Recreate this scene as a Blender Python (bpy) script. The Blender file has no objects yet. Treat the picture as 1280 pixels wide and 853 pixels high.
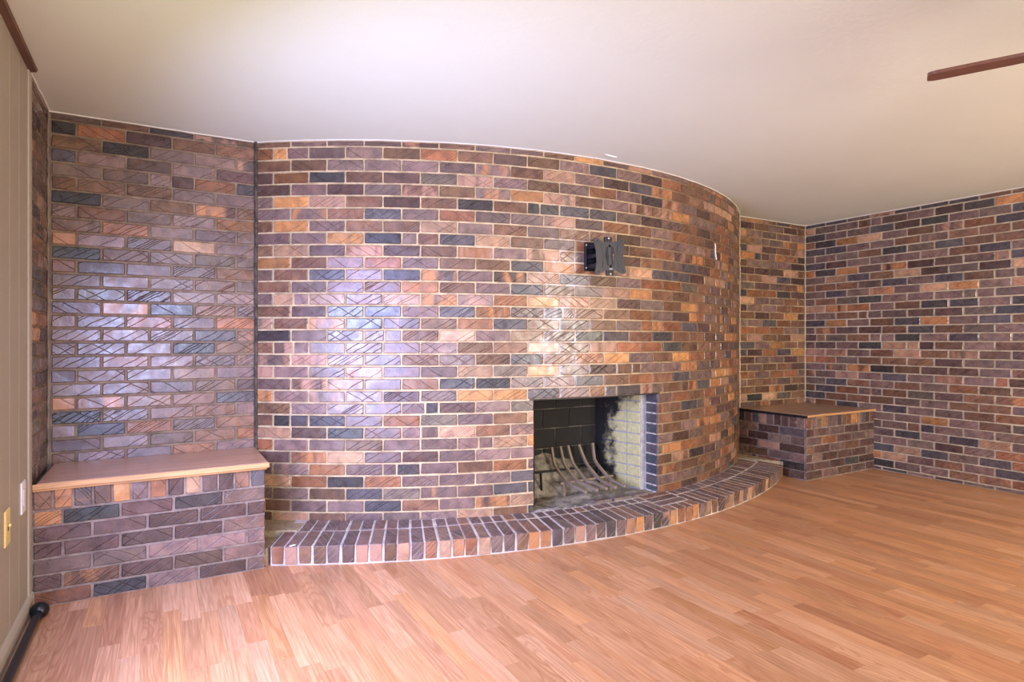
import bpy, bmesh, math, random
import numpy as np
from mathutils import Matrix, Vector

# ------------------------------------------------------------------ camera, world, light, exposure
SC = bpy.context.scene
COL = SC.collection
F, CX, CY = 760.0, 640.0, 426.5
HC, H = 1.15, 2.30                       # camera height, ceiling height
YAW = math.atan2(440.0, F)
CO, SI = math.cos(YAW), math.sin(YAW)

cam_d = bpy.data.cameras.new('camera')
cam_d.sensor_width = 36.0
cam_d.sensor_fit = 'HORIZONTAL'
cam_d.lens = F / 1280.0 * 36.0
cam_d.clip_start = 0.05
cam = bpy.data.objects.new('camera', cam_d)
COL.objects.link(cam)
cam.location = (0, 0, HC)
cam.rotation_euler = (math.pi / 2, 0, -YAW)
SC.camera = cam

SC.view_settings.view_transform = 'Standard'
SC.view_settings.look = 'None'
SC.view_settings.gamma = 1.0
SC.view_settings.use_curve_mapping = False
SC.view_settings.exposure = 0.84

world = bpy.data.worlds.new('sky')
SC.world = world
world.use_nodes = True
bg = world.node_tree.nodes['Background']
bg.inputs[0].default_value = (0.62, 0.75, 1.0, 1)
bg.inputs[1].default_value = 1.0

DOOR_Y0, DOOR_Y1, DOOR_Z1 = 1.15, 2.54, 2.02      # glass door in the left wall, beside the camera
WINS, WIN_Z0, WIN_Z1 = ((-.38, .52), (2.9, 5.2)), 0.55, 2.0   # rear wall: one window, then an unseen second one added for even fill
REAR_Y = -2.6
XL, XR, YB = -0.478, 5.570, 3.785        # left wall, right wall, back wall


def area(name, loc, rot, sx, sy, power, col):
    d = bpy.data.lights.new(name, 'AREA')
    d.shape = 'RECTANGLE'
    d.size, d.size_y = sx, sy
    d.energy = power
    d.color = col
    o = bpy.data.objects.new(name, d)
    COL.objects.link(o)
    o.location, o.rotation_euler = loc, rot
    return o


# daylight entering through the glass door: blue sky light falling inwards, light from the sunlit garden rising
DM = ((DOOR_Y0 + DOOR_Y1) / 2, DOOR_Y1 - DOOR_Y0 - .12)
sky = area('door_sky_light', (XL + .20, DM[0], 1.10), (0, -math.radians(75), math.radians(28)), 1.2, DM[1] - .15, 56, (0.42, 0.50, 1.0))
sky.data.spread = math.radians(145)
gnd = area('door_garden_light', (XL + .05, DM[0], .85), (0, -math.radians(102), 0), 1.3, DM[1], 10, (1.0, 0.95, 0.70))
gnd.data.spread = math.radians(160)
# rear window daylight, then fill from the added second window (light faces +y)
for wx, wp, wcol in zip(WINS, (34, 126), ((.80, .86, 1.0), (1.0, .93, .77))):
    area('window_day_and_fill', ((wx[0] + wx[1]) / 2, REAR_Y + 0.012, (WIN_Z0 + WIN_Z1) / 2), (math.pi / 2, 0, 0),
         wx[1] - wx[0] - .1, WIN_Z1 - WIN_Z0 - .1, wp, wcol)

rnd = random.Random(7)


# ------------------------------------------------------------------ small helpers
def lin(r, g, b):
    f = lambda c: (c / 255.0) / 12.92 if c <= 10 else (((c / 255.0) + .055) / 1.055) ** 2.4
    return (f(r), f(g), f(b))


def tag(o, label=None, cat=None, group=None, kind=None):
    if label: o['label'] = label
    if cat: o['category'] = cat
    if group: o['group'] = group
    if kind: o['kind'] = kind
    return o


def link(name, me, mats, parent=None, M=None):
    o = bpy.data.objects.new(name, me)
    COL.objects.link(o)
    if mats is not None and me is not None and not me.materials:
        for m in (mats if isinstance(mats, (list, tuple)) else [mats]):
            me.materials.append(m)
    if parent is not None:
        o.parent = parent
        if M is not None:
            o.matrix_basis = Matrix.Translation(-Vector(parent.location)) @ M
        else:
            o.matrix_basis = Matrix.Translation(-Vector(parent.location))
    elif M is not None:
        o.matrix_basis = M
    return o


def empty(name, loc):
    o = bpy.data.objects.new(name, None)
    o.empty_display_size = 0.1
    COL.objects.link(o)
    o.location = loc
    return o


def mesh(name, verts, faces, smooth=False):
    me = bpy.data.meshes.new(name)
    me.from_pydata([tuple(v) for v in verts], [], faces)
    me.update()
    if smooth:
        me.polygons.foreach_set('use_smooth', [True] * len(me.polygons))
    return me


class MB:
    """collects primitives in world space into one mesh"""
    def __init__(s):
        s.v, s.f, s.sm = [], [], []

    def add(s, vs, fs, smooth=False):
        n = len(s.v)
        s.v += [tuple(v) for v in vs]
        s.f += [tuple(n + i for i in f) for f in fs]
        s.sm += [smooth] * len(fs)
        return s

    def box(s, x0, x1, y0, y1, z0, z1, M=None):
        vs = [Vector(p) for p in ((x0, y0, z0), (x1, y0, z0), (x1, y1, z0), (x0, y1, z0),
                                  (x0, y0, z1), (x1, y0, z1), (x1, y1, z1), (x0, y1, z1))]
        if M is not None: vs = [M @ v for v in vs]
        return s.add(vs, [(3, 2, 1, 0), (4, 5, 6, 7), (0, 1, 5, 4), (1, 2, 6, 5), (2, 3, 7, 6), (3, 0, 4, 7)])

    def cbox(s, x0, x1, y0, y1, z0, z1, c=.002, M=None):
        v, f = chamfer_box(x0, x1, y0, y1, z0, z1, c)
        if M is not None: v = [M @ Vector(p) for p in v]
        return s.add(v, f)

    def tube(s, pts, r, n=10, caps=True, r2=None, smooth=True):
        pts = [Vector(p) for p in pts]
        rings = []
        prev = None
        for i, p in enumerate(pts):
            t = (pts[min(i + 1, len(pts) - 1)] - pts[max(i - 1, 0)]).normalized()
            a = prev if prev is not None else (Vector((0, 0, 1)) if abs(t.z) < .9 else Vector((1, 0, 0)))
            u = (a - t * a.dot(t)).normalized()
            prev = u
            w = t.cross(u)
            rr = r if r2 is None else r + (r2 - r) * i / (len(pts) - 1)
            rings.append([p + (u * math.cos(2 * math.pi * (k + .5) / n) + w * math.sin(2 * math.pi * (k + .5) / n)) * rr for k in range(n)])
        vs = [v for ring in rings for v in ring]
        fs = [(i * n + k, i * n + (k + 1) % n, (i + 1) * n + (k + 1) % n, (i + 1) * n + k)
              for i in range(len(pts) - 1) for k in range(n)]
        s.add(vs, fs, smooth)
        if caps:
            m = len(pts) - 1
            s.add(rings[0], [tuple(range(n - 1, -1, -1))])
            s.add(rings[m], [tuple(range(n))])
        return s

    def lathe(s, prof, M, n=24, smooth=True):
        vs, fs = [], []
        for (r, z) in prof:
            for k in range(n):
                a = 2 * math.pi * k / n
                vs.append(M @ Vector((r * math.cos(a), r * math.sin(a), z)))
        for i in range(len(prof) - 1):
            for k in range(n):
                fs.append((i * n + k, i * n + (k + 1) % n, (i + 1) * n + (k + 1) % n, (i + 1) * n + k))
        return s.add(vs, fs, smooth)

    def prism(s, poly, z0, z1, M=None):
        n = len(poly)
        vs = [Vector((x, y, z0)) for x, y in poly] + [Vector((x, y, z1)) for x, y in poly]
        if M is not None: vs = [M @ v for v in vs]
        fs = [tuple(range(n - 1, -1, -1)), tuple(range(n, 2 * n))]
        fs += [(i, (i + 1) % n, n + (i + 1) % n, n + i) for i in range(n)]
        return s.add(vs, fs)

    def build(s, name, mat, parent=None):
        me = mesh(name, s.v, s.f)
        me.polygons.foreach_set('use_smooth', s.sm)
        return link(name, me, mat, parent)


def chamfer_box(x0, x1, y0, y1, z0, z1, c, jit=0.0, rg=None):
    """box with every edge chamfered: 24 vertices, 26 faces, 44 triangles"""
    X, Y, Z = (x0, x1), (y0, y1), (z0, z1)
    vs, idx = [], {}
    for i in (0, 1):
        for j in (0, 1):
            for k in (0, 1):
                base = [X[i], Y[j], Z[k]]
                d = [c * (1 - 2 * i), c * (1 - 2 * j), c * (1 - 2 * k)]
                jj = [rg.uniform(-jit, jit) if rg else 0.0 for _ in range(3)]
                for ax in range(3):
                    p = [base[q] + (0 if q == ax else d[q]) + jj[q] for q in range(3)]
                    idx[(i, j, k, ax)] = len(vs)
                    vs.append(p)
    fs = []
    def quad(keys, flip):
        q = [idx[k] for k in keys]
        fs.append(tuple(q[::-1]) if flip else tuple(q))
    for i in (0, 1):
        quad([(i, 0, 0, 0), (i, 1, 0, 0), (i, 1, 1, 0), (i, 0, 1, 0)], i == 0)
        quad([(0, i, 0, 1), (0, i, 1, 1), (1, i, 1, 1), (1, i, 0, 1)], i == 0)
        quad([(0, 0, i, 2), (1, 0, i, 2), (1, 1, i, 2), (0, 1, i, 2)], i == 0)
    for a in (0, 1):
        for b in (0, 1):
            quad([(0, a, b, 1), (1, a, b, 1), (1, a, b, 2), (0, a, b, 2)], (a == b))
            quad([(a, 0, b, 2), (a, 1, b, 2), (a, 1, b, 0), (a, 0, b, 0)], (a == b))
            quad([(a, b, 0, 0), (a, b, 1, 0), (a, b, 1, 1), (a, b, 0, 1)], (a == b))
            for k in (0, 1):
                t = (idx[(a, b, k, 0)], idx[(a, b, k, 1)], idx[(a, b, k, 2)])
                fs.append(t if (a + b + k) % 2 == 1 else t[::-1])
    return vs, fs


# ------------------------------------------------------------------ materials
class NT:
    def __init__(s, name):
        s.m = bpy.data.materials.new(name)
        s.m.use_nodes = True
        s.t = s.m.node_tree
        s.b = s.t.nodes['Principled BSDF']

    def n(s, typ, **kw):
        nd = s.t.nodes.new(typ)
        for k, v in kw.items(): setattr(nd, k, v)
        return nd

    def l(s, a, b): s.t.links.new(a, b)

    def put(s, sock, v):
        if hasattr(v, 'is_output') or isinstance(v, bpy.types.NodeSocket): s.l(v, sock)
        elif v is not None: sock.default_value = v

    def math(s, op, a, b=None, c=None, clamp=False):
        nd = s.n('ShaderNodeMath', operation=op, use_clamp=clamp)
        s.put(nd.inputs[0], a); s.put(nd.inputs[1], b)
        if c is not None: s.put(nd.inputs[2], c)
        return nd.outputs[0]

    def mix(s, fac, a, b, mode='MIX'):
        nd = s.n('ShaderNodeMix', data_type='RGBA', blend_type=mode)
        s.put(nd.inputs['Factor'], fac)
        s.put(nd.inputs[6], a if not isinstance(a, tuple) else (*a[:3], 1))
        s.put(nd.inputs[7], b if not isinstance(b, tuple) else (*b[:3], 1))
        return nd.outputs[2]

    def noise(s, vec, scale, detail=4, rough=.5, dist=0.0):
        nd = s.n('ShaderNodeTexNoise')
        if vec is not None: s.l(vec, nd.inputs['Vector'])
        nd.inputs['Scale'].default_value = scale
        nd.inputs['Detail'].default_value = detail
        nd.inputs['Roughness'].default_value = rough
        nd.inputs['Distortion'].default_value = dist
        return nd.outputs['Fac']

    def ramp(s, fac, p0, p1, c0=(0, 0, 0), c1=(1, 1, 1)):
        nd = s.n('ShaderNodeValToRGB')
        nd.color_ramp.elements[0].position, nd.color_ramp.elements[1].position = p0, p1
        nd.color_ramp.elements[0].color, nd.color_ramp.elements[1].color = (*c0, 1), (*c1, 1)
        s.l(fac, nd.inputs[0])
        return nd.outputs[0]

    def smooth(s, v, a, b):
        nd = s.n('ShaderNodeMapRange', interpolation_type='SMOOTHSTEP')
        s.put(nd.inputs['Value'], v)
        nd.inputs['From Min'].default_value, nd.inputs['From Max'].default_value = a, b
        return nd.outputs[0]

    def vmul(s, v, k):
        nd = s.n('ShaderNodeVectorMath', operation='MULTIPLY')
        s.l(v, nd.inputs[0]); nd.inputs[1].default_value = k
        return nd.outputs[0]

    def vadd(s, a, b):
        nd = s.n('ShaderNodeVectorMath', operation='ADD')
        s.put(nd.inputs[0], a); s.put(nd.inputs[1], b)
        return nd.outputs[0]

    def combine(s, x, y, z):
        nd = s.n('ShaderNodeCombineXYZ')
        s.put(nd.inputs[0], x); s.put(nd.inputs[1], y); s.put(nd.inputs[2], z)
        return nd.outputs[0]

    def bump(s, h, strength, dist):
        nd = s.n('ShaderNodeBump')
        nd.inputs['Strength'].default_value = strength
        nd.inputs['Distance'].default_value = dist
        s.l(h, nd.inputs['Height'])
        s.l(nd.outputs[0], s.b.inputs['Normal'])

    def local(s, stuff):
        """piece-local position, per-piece colour, per-piece random number"""
        if stuff:
            a = s.n('ShaderNodeAttribute', attribute_name='loc')
            c = s.n('ShaderNodeAttribute', attribute_name='tint')
            r = s.n('ShaderNodeAttribute', attribute_name='seed')
            return a.outputs['Vector'], c.outputs['Color'], c.outputs['Alpha'], r.outputs['Fac']
        t = s.n('ShaderNodeTexCoord')
        i = s.n('ShaderNodeObjectInfo')
        return t.outputs['Object'], i.outputs['Color'], i.outputs['Alpha'], i.outputs['Random']


def plain(name, col, rough=.5, metal=0.0, noise_amt=0.0, nscale=30, bump=0.0, spec=None):
    m = NT(name)
    m.b.inputs['Roughness'].default_value = rough
    m.b.inputs['Metallic'].default_value = metal
    if spec is not None: m.b.inputs['Specular IOR Level'].default_value = spec
    if noise_amt or bump:
        tc = m.n('ShaderNodeTexCoord').outputs['Object']
        nz = m.noise(tc, nscale, 5)
        if noise_amt:
            m.l(m.mix(nz, tuple(c * (1 - noise_amt) for c in col), tuple(min(1, c * (1 + noise_amt)) for c in col)), m.b.inputs['Base Color'])
        else:
            m.b.inputs['Base Color'].default_value = (*col, 1)
        if bump: m.bump(nz, bump, .004)
    else:
        m.b.inputs['Base Color'].default_value = (*col, 1)
    return m.m


def bloom(m):
    g = m.n('ShaderNodeNewGeometry').outputs['Position']
    q = m.n('ShaderNodeSeparateXYZ'); m.l(g, q.inputs[0])
    wob = m.math('MULTIPLY', m.math('SUBTRACT', m.noise(g, 3.0, 2), .5), .35)
    dx = m.math('ABSOLUTE', m.math('SUBTRACT', m.math('ADD', q.outputs[0], wob), 2.14))
    a = m.math('SUBTRACT', 1.0, m.smooth(dx, .04, .20))
    b = m.math('MULTIPLY', m.smooth(q.outputs[2], .75, 1.0), m.math('SUBTRACT', 1.0, m.smooth(q.outputs[2], 1.45, 2.1)))
    n = m.smooth(m.noise(g, 15, 4, .6), .42, .62)
    return m.math('MULTIPLY', m.math('MULTIPLY', a, b), n)


FLASH = lin(190, 128, 80)
FLASH2 = lin(180, 136, 114)


def brick_material(name, stuff, groove_tint=None, rough=(.19, .42), tread=None):
    """colour of each brick from the object, flashed patches, diagonal tool scratches as fine relief"""
    m = NT(name)
    loc, col, flash, seed = m.local(stuff)
    sx = m.n('ShaderNodeSeparateXYZ'); m.l(loc, sx.inputs[0])
    off = m.math('MULTIPLY', seed, 137.0)
    p = m.vadd(loc, m.combine(off, m.math('MULTIPLY', seed, 53.0), 0.0))
    # broad cloudy variation
    n1 = m.noise(p, 16, 4, .6)
    n2 = m.noise(p, 90, 5, .65)
    band = m.noise(m.vmul(p, (13, 4, 4)), 1.0, 2, .5, .4)
    c = m.mix(m.smooth(n1, .3, .7), m.mix(1.0, col, (.72, .70, .74), 'MULTIPLY'), m.mix(1.0, col, (1.22, 1.18, 1.14), 'MULTIPLY'))
    # flashed ends and patches: warm orange or pinkish tan
    fl = m.mix(m.smooth(m.math('FRACT', m.math('MULTIPLY', seed, 7.31)), .35, .6), FLASH, FLASH2)
    thr = m.math('SUBTRACT', 1.0, flash)
    fm = m.smooth(m.math('SUBTRACT', band, m.math('MULTIPLY', thr, .62)), .05, .30)
    c = m.mix(m.math('MULTIPLY', fm, .8), c, fl)
    # speckle
    c = m.mix(m.math('MULTIPLY', m.smooth(n2, .56, .72), .45), c, m.mix(1.0, c, (.42, .40, .40), 'MULTIPLY'))
    if tread:      # worn dusty upper face, the ends keep the brick's own colour
        tn = m.n('ShaderNodeTexCoord').outputs['Normal']
        sn = m.n('ShaderNodeSeparateXYZ'); m.l(tn, sn.inputs[0])
        k = m.smooth(m.math('MULTIPLY', sn.outputs[1], -1.0), .55, .85)
        tc_ = m.mix(m.smooth(n1, .3, .7), tuple(x * .8 for x in tread), tuple(x * 1.2 for x in tread))
        c = m.mix(m.math('MULTIPLY', k, .72), c, tc_)
    # whitish lime bloom running down the curved wall under the bracket
    c = m.mix(m.math('MULTIPLY', bloom(m), .30), c, lin(190, 178, 172))
    # diagonal scratches
    d = m.math('ADD', sx.outputs[2], sx.outputs[1])
    lines = None
    for i, (sg, w, dens) in enumerate(((1, .042, .66 if not tread else .45), (-1, .036, .52 if not tread else .35), (-1, .0125, .72))):
        wob = m.math('MULTIPLY', m.noise(p, 9 + 3 * i, 1), .02)
        t = m.math('ADD', m.math('MULTIPLY', sx.outputs[0], .62), m.math('MULTIPLY', d, sg))
        t = m.math('ADD', m.math('ADD', t, wob), m.math('MULTIPLY', seed, 11.0 + 7 * i))
        t = m.math('DIVIDE', t, w)
        fr = m.math('ABSOLUTE', m.math('SUBTRACT', m.math('FRACT', t), .5))
        ln = m.math('SUBTRACT', 1.0, m.smooth(fr, 0.0, .0030 / w))
        wn = m.n('ShaderNodeTexWhiteNoise', noise_dimensions='2D')
        m.l(m.combine(m.math('FLOOR', t), m.math('MULTIPLY', seed, 97.0), 0.0), wn.inputs['Vector'])
        on = m.math('GREATER_THAN', wn.outputs['Value'], dens)
        sel = m.math('FRACT', m.math('MULTIPLY', seed, 17.3 + 9.1 * i))
        on = m.math('MULTIPLY', on, m.math('GREATER_THAN', sel, (.45, .25, .62)[i]))
        ln = m.math('MULTIPLY', ln, on)
        lines = ln if lines is None else m.math('MAXIMUM', lines, ln)
    if groove_tint:
        c = m.mix(m.math('MULTIPLY', lines, .75), c, groove_tint)
    else:
        c = m.mix(m.math('MULTIPLY', lines, .62), c, m.mix(1.0, c, (.35, .33, .33), 'MULTIPLY'))
    m.l(c, m.b.inputs['Base Color'])
    mr = m.n('ShaderNodeMapRange')
    m.l(m.noise(p, 22, 3), mr.inputs['Value'])
    mr.inputs['From Min'].default_value, mr.inputs['From Max'].default_value = .3, .7
    mr.inputs['To Min'].default_value, mr.inputs['To Max'].default_value = rough
    m.l(mr.outputs[0], m.b.inputs['Roughness'])
    m.b.inputs['Specular IOR Level'].default_value = .62
    h = m.math('ADD', m.math('MULTIPLY', n1, .55), m.math('MULTIPLY', n2, .22))
    h = m.math('SUBTRACT', h, m.math('MULTIPLY', lines, 1.0))
    m.bump(h, .65, .003)
    return m.m


def mortar_material(name, a, b, scale=14, stained=None):
    m = NT(name)
    tc = m.n('ShaderNodeTexCoord').outputs['Object']
    n1 = m.noise(tc, scale, 6, .65)
    n2 = m.noise(tc, 160, 3)
    n3 = m.noise(tc, 1.8, 3)
    c = m.mix(m.smooth(n1, .32, .68), a, b)
    c = m.mix(m.math('MULTIPLY', m.smooth(n3, .5, .72), .35), c, tuple(min(1, x * 1.5) for x in b))
    if stained:     # darker brown pointing further along the curve
        q = m.n('ShaderNodeSeparateXYZ'); m.l(tc, q.inputs[0])
        c = m.mix(m.smooth(m.math('ADD', q.outputs[0], m.math('MULTIPLY', n3, .8)), 2.7, 3.9), c, stained)
    c = m.mix(m.math('MULTIPLY', bloom(m), .8), c, lin(226, 216, 206))
    m.l(c, m.b.inputs['Base Color'])
    m.b.inputs['Roughness'].default_value = .9
    m.bump(m.math('ADD', n1, m.math('MULTIPLY', n2, .4)), .6, .004)
    return m.m


M_BRICK = brick_material('clay_brick', False)
M_BRICK_S = brick_material('clay_brick_far', True)
M_BRICK_H = brick_material('clay_brick_hearth', False, groove_tint=lin(158, 140, 132), rough=(.42, .7), tread=lin(96, 76, 72))
M_MORTAR = mortar_material('mortar', lin(156, 138, 116), lin(192, 174, 148))
M_MORTAR_C = mortar_material('mortar_curved', lin(150, 128, 100), lin(196, 172, 136), stained=lin(118, 92, 70))
M_MORTAR_R = mortar_material('mortar_recess', lin(112, 88, 66), lin(170, 146, 114), 5)
M_MORTAR_D = mortar_material('mortar_dark', lin(98, 82, 68), lin(136, 116, 96))
M_MORTAR_B = mortar_material('mortar_bench', lin(104, 88, 80), lin(144, 126, 114))
M_MORTAR_H = mortar_material('mortar_hearth', lin(168, 156, 146), lin(206, 194, 184))

# wood floor strips
def floor_material(name, stuff):
    m = NT(name)
    loc, col, fig, seed = m.local(stuff)
    p = m.vadd(loc, m.combine(m.math('MULTIPLY', seed, 71.0), m.math('MULTIPLY', seed, 133.0), 0.0))
    fine = m.noise(m.vmul(p, (130, 4.5, 1)), 1.0, 5, .62)
    pores = m.noise(m.vmul(p, (420, 16, 1)), 1.0, 3, .6)
    broad = m.noise(m.vmul(p, (16, 1.6, 1)), 1.0, 2, .5)
    # cathedral figure
    rings = m.math('SINE', m.math('MULTIPLY', m.noise(m.vmul(p, (14, 1.3, 1)), 1.0, 1, .4, .3), 95.0))
    c = m.mix(m.smooth(fine, .34, .66), m.mix(1.0, col, (.78, .70, .64), 'MULTIPLY'), m.mix(1.0, col, (1.13, 1.13, 1.13), 'MULTIPLY'))
    c = m.mix(m.math('MULTIPLY', m.math('MULTIPLY', m.smooth(rings, .1, 1.0), fig), .62), c, m.mix(1.0, col, (.70, .56, .48), 'MULTIPLY'))
    c = m.mix(m.math('MULTIPLY', m.smooth(broad, .45, .75), .35), c, m.mix(1.0, col, (.84, .76, .70), 'MULTIPLY'))
    c = m.mix(m.math('MULTIPLY', m.smooth(pores, .60, .72), .30), c, m.mix(1.0, col, (.62, .52, .46), 'MULTIPLY'))
    m.l(c, m.b.inputs['Base Color'])
    m.b.inputs['Roughness'].default_value = .36
    m.b.inputs['Specular IOR Level'].default_value = .5
    m.bump(m.math('ADD', fine, m.math('MULTIPLY', pores, .5)), .10, .001)
    return m.m


M_FLOOR = floor_material('oak_strip', False)
M_FLOOR_S = floor_material('oak_strip_far', True)
M_SUBFLOOR = plain('subfloor', lin(104, 66, 44), .8, noise_amt=.2)


def wood(name, col, rough=.45, axis=0):
    m = NT(name)
    tc = m.n('ShaderNodeTexCoord').outputs['Object']
    k = [70, 70, 70]; k[axis] = 3.0
    g = m.noise(m.vmul(tc, tuple(k)), 1.0, 5, .6, .2)
    k2 = [9, 9, 9]; k2[axis] = .9
    g2 = m.noise(m.vmul(tc, tuple(k2)), 1.0, 2)
    c = m.mix(m.smooth(g, .3, .7), tuple(x * .72 for x in col), tuple(min(1, x * 1.15) for x in col))
    c = m.mix(m.math('MULTIPLY', m.smooth(g2, .4, .7), .4), c, tuple(x * .75 for x in col))
    m.l(c, m.b.inputs['Base Color'])
    m.b.inputs['Roughness'].default_value = rough
    m.bump(g, .12, .001)
    return m.m


M_BOARD = wood('bench_board', lin(196, 150, 122), .34)
M_BOARD_R = wood('bench_board_worn', lin(172, 138, 112), .36)
M_EDGE = wood('raw_edge', lin(198, 148, 98), .55)
M_CROWN = wood('crown_wood', lin(104, 74, 58), .5, 1)
M_BLADE = wood('fan_blade_wood', lin(120, 78, 62), .4)
M_PANEL = plain('painted_panelling', lin(160, 148, 130), .5, noise_amt=.05, nscale=5)
M_RAIL = plain('painted_trim', lin(172, 160, 142), .45, noise_amt=.04, nscale=6)
M_WHITE = plain('white_plastic', lin(226, 222, 220), .35)
M_IVORY = plain('ivory_plastic', lin(232, 206, 132), .35)
M_BLACK = plain('black_metal', lin(22, 22, 24), .35, .2, spec=.5)
M_MOUNT = plain('mount_powder_coat', lin(54, 54, 59), .42, .1, noise_amt=.08, nscale=60)
M_MOUNT_D = plain('mount_dark_arm', lin(26, 26, 30), .4, .2)
M_SCREW = plain('zinc_screw', lin(200, 200, 200), .3, .8)
M_SOOT = plain('soot', lin(26, 24, 23), .92, noise_amt=.5, nscale=14, bump=.4)
M_IRON = plain('rusty_iron', lin(142, 122, 104), .75, .1, noise_amt=.3, nscale=50, bump=.3)
M_IRON_D = plain('black_iron', lin(34, 31, 30), .7, .3, noise_amt=.2, nscale=60)
M_STEEL = plain('lintel_steel', lin(52, 46, 42), .6, .3, noise_amt=.3, nscale=30)
M_DARKJ = mortar_material('dark_joint', lin(44, 37, 32), lin(92, 78, 66), 30)
M_PALEJ = mortar_material('pale_joint', lin(176, 158, 130), lin(214, 200, 176), 30)
M_CAULK = plain('white_caulk', lin(222, 212, 202), .7, noise_amt=.06, nscale=20)
M_CHIP = plain('white_paint_chip', lin(236, 234, 232), .6)
M_CONC = mortar_material('rough_cement', lin(138, 118, 92), lin(176, 152, 118), 40)


def ceiling_material():
    m = NT('ceiling_plaster')
    tc = m.n('ShaderNodeTexCoord').outputs['Object']
    a, b = m.noise(tc, 1.2, 3), m.noise(tc, 45, 6, .6)
    m.l(m.mix(a, lin(214, 219, 204), lin(226, 230, 217)), m.b.inputs['Base Color'])
    m.b.inputs['Roughness'].default_value = .85
    m.bump(m.math('ADD', b, m.math('MULTIPLY', m.noise(tc, 2.5, 2), 2.0)), .12, .01)
    return m.m


M_CEIL = ceiling_material()
M_PLASTER = plain('rear_plaster', lin(206, 198, 186), .85, noise_amt=.03, nscale=4, bump=.1)


def ash_material():
    m = NT('ash')
    tc = m.n('ShaderNodeTexCoord').outputs['Object']
    a, b = m.noise(tc, 12, 6, .65), m.noise(tc, 55, 5, .7)
    c = m.mix(m.smooth(a, .3, .68), lin(96, 86, 76), lin(176, 164, 148))
    c = m.mix(m.smooth(b, .55, .75), c, lin(62, 56, 50))
    m.l(c, m.b.inputs['Base Color'])
    m.b.inputs['Roughness'].default_value = .95
    m.bump(m.math('ADD', a, b), .8, .01)
    return m.m


M_ASH = ash_material()


def fire_material(name, base):
    """fire brick: cream clay with soot staining that clings towards the back and the throat"""
    m = NT(name)
    g = m.n('ShaderNodeNewGeometry').outputs['Position']
    s = m.n('ShaderNodeSeparateXYZ'); m.l(g, s.inputs[0])
    a, b = m.noise(g, 11, 5, .6), m.noise(g, 48, 5, .65)
    k = m.math('ADD', m.math('MULTIPLY', m.math('SUBTRACT', s.outputs[1], 3.37), 3.0),
               m.math('MULTIPLY', m.math('MAXIMUM', m.math('SUBTRACT', s.outputs[2], .60), 0.0), 2.6))
    k = m.math('ADD', k, m.math('MULTIPLY', m.math('SUBTRACT', a, .5), 1.5))
    c = m.mix(m.smooth(b, .35, .7), tuple(x * .78 for x in base), base)
    c = m.mix(m.smooth(k, .0, .42), c, lin(32, 29, 27))
    m.l(c, m.b.inputs['Base Color'])
    m.b.inputs['Roughness'].default_value = .9
    m.bump(m.math('ADD', a, b), .4, .004)
    return m.m


M_FIRE = fire_material('fire_brick', lin(206, 192, 138))
M_FIREM = fire_material('fire_mortar', lin(170, 166, 160))

# ------------------------------------------------------------------ brick system
BL, BT, BW, JT = .2025, .0600, .090, .010
PITCH, COURSE, Z0 = .2125, .0697, .030
VARIANTS = 5
_cache = {}
FAM = {'full': BL, 'three_quarter': .149, 'half': .0963, 'quarter': .045}


def brick_geo(fam, depth, var):
    """front face centre at the origin; +x along the length, +y into the wall, +z up"""
    key = (fam, round(depth, 3), var)
    if key not in _cache:
        rg = random.Random(sum(map(ord, fam)) * 31 + var * 101 + int(depth * 1000))
        L = FAM[fam]
        _cache[key] = [chamfer_box(-L / 2, L / 2, 0, depth, -BT / 2, BT / 2, .0035, .0011, rg), {}]
    return _cache[key]


def brick_mesh(fam, depth, var, mat):
    geo, made = brick_geo(fam, depth, var)
    if mat.name not in made:
        made[mat.name] = mesh('brick', *geo)
        made[mat.name].materials.append(mat)
    return made[mat.name]


PAL = {  # sRGB, weight
    'mauve': ((122, 98, 90), 40), 'brown': ((122, 89, 69), 28), 'umber': ((90, 67, 61), 12), 'slate': ((84, 77, 79), 12),
    'charcoal': ((66, 61, 60), 3.5), 'orange': ((184, 130, 82), 4), 'tan': ((180, 140, 110), 4), 'olive': ((114, 98, 86), 5),
    'rust': ((144, 95, 66), 8)}


def pick_color(rg, mod=None):
    names = list(PAL)
    w = [PAL[n][1] * (mod or {}).get(n, 1.0) for n in names]
    nm = rg.choices(names, w)[0]
    k = rg.uniform(.86, 1.15)
    c = lin(*[min(255, x * k * .94 + rg.uniform(-2, 2)) for x in PAL[nm][0]])
    flash = 0.0
    if nm in ('mauve', 'brown', 'umber', 'rust', 'olive') and rg.random() < .15 * (mod or {}).get('flash', 1.0): flash = rg.uniform(.25, .75)
    if nm in ('slate', 'charcoal') and rg.random() < .06: flash = .5
    return (*c, flash)


def basis(p, t, yin, up):
    return Matrix(((t[0], yin[0], up[0], p[0]), (t[1], yin[1], up[1], p[1]), (t[2], yin[2], up[2], p[2]), (0, 0, 0, 1)))


def project(p):
    r = CO * p[0] - SI * p[1]
    d = SI * p[0] + CO * p[1]
    if d < .1: return None
    return CX + F * r / d, CY + F * (HC - p[2]) / d


def shown_area(M, L, T):
    q = []
    for a, b in ((-.5, -.5), (.5, -.5), (.5, .5), (-.5, .5)):
        s = project(M @ Vector((a * L, 0, b * T)))
        if s is None: return 0.0
        q.append(s)
    A = 0.0
    for i in range(4):
        A += q[i][0] * q[(i + 1) % 4][1] - q[(i + 1) % 4][0] * q[i][1]
    cxx = sum(a for a, b in q) / 4; cyy = sum(b for a, b in q) / 4
    inside = -15 < cxx < 1295 and -15 < cyy < 868
    return abs(A) / 2 if inside else 1e-6 * abs(A)


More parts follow.
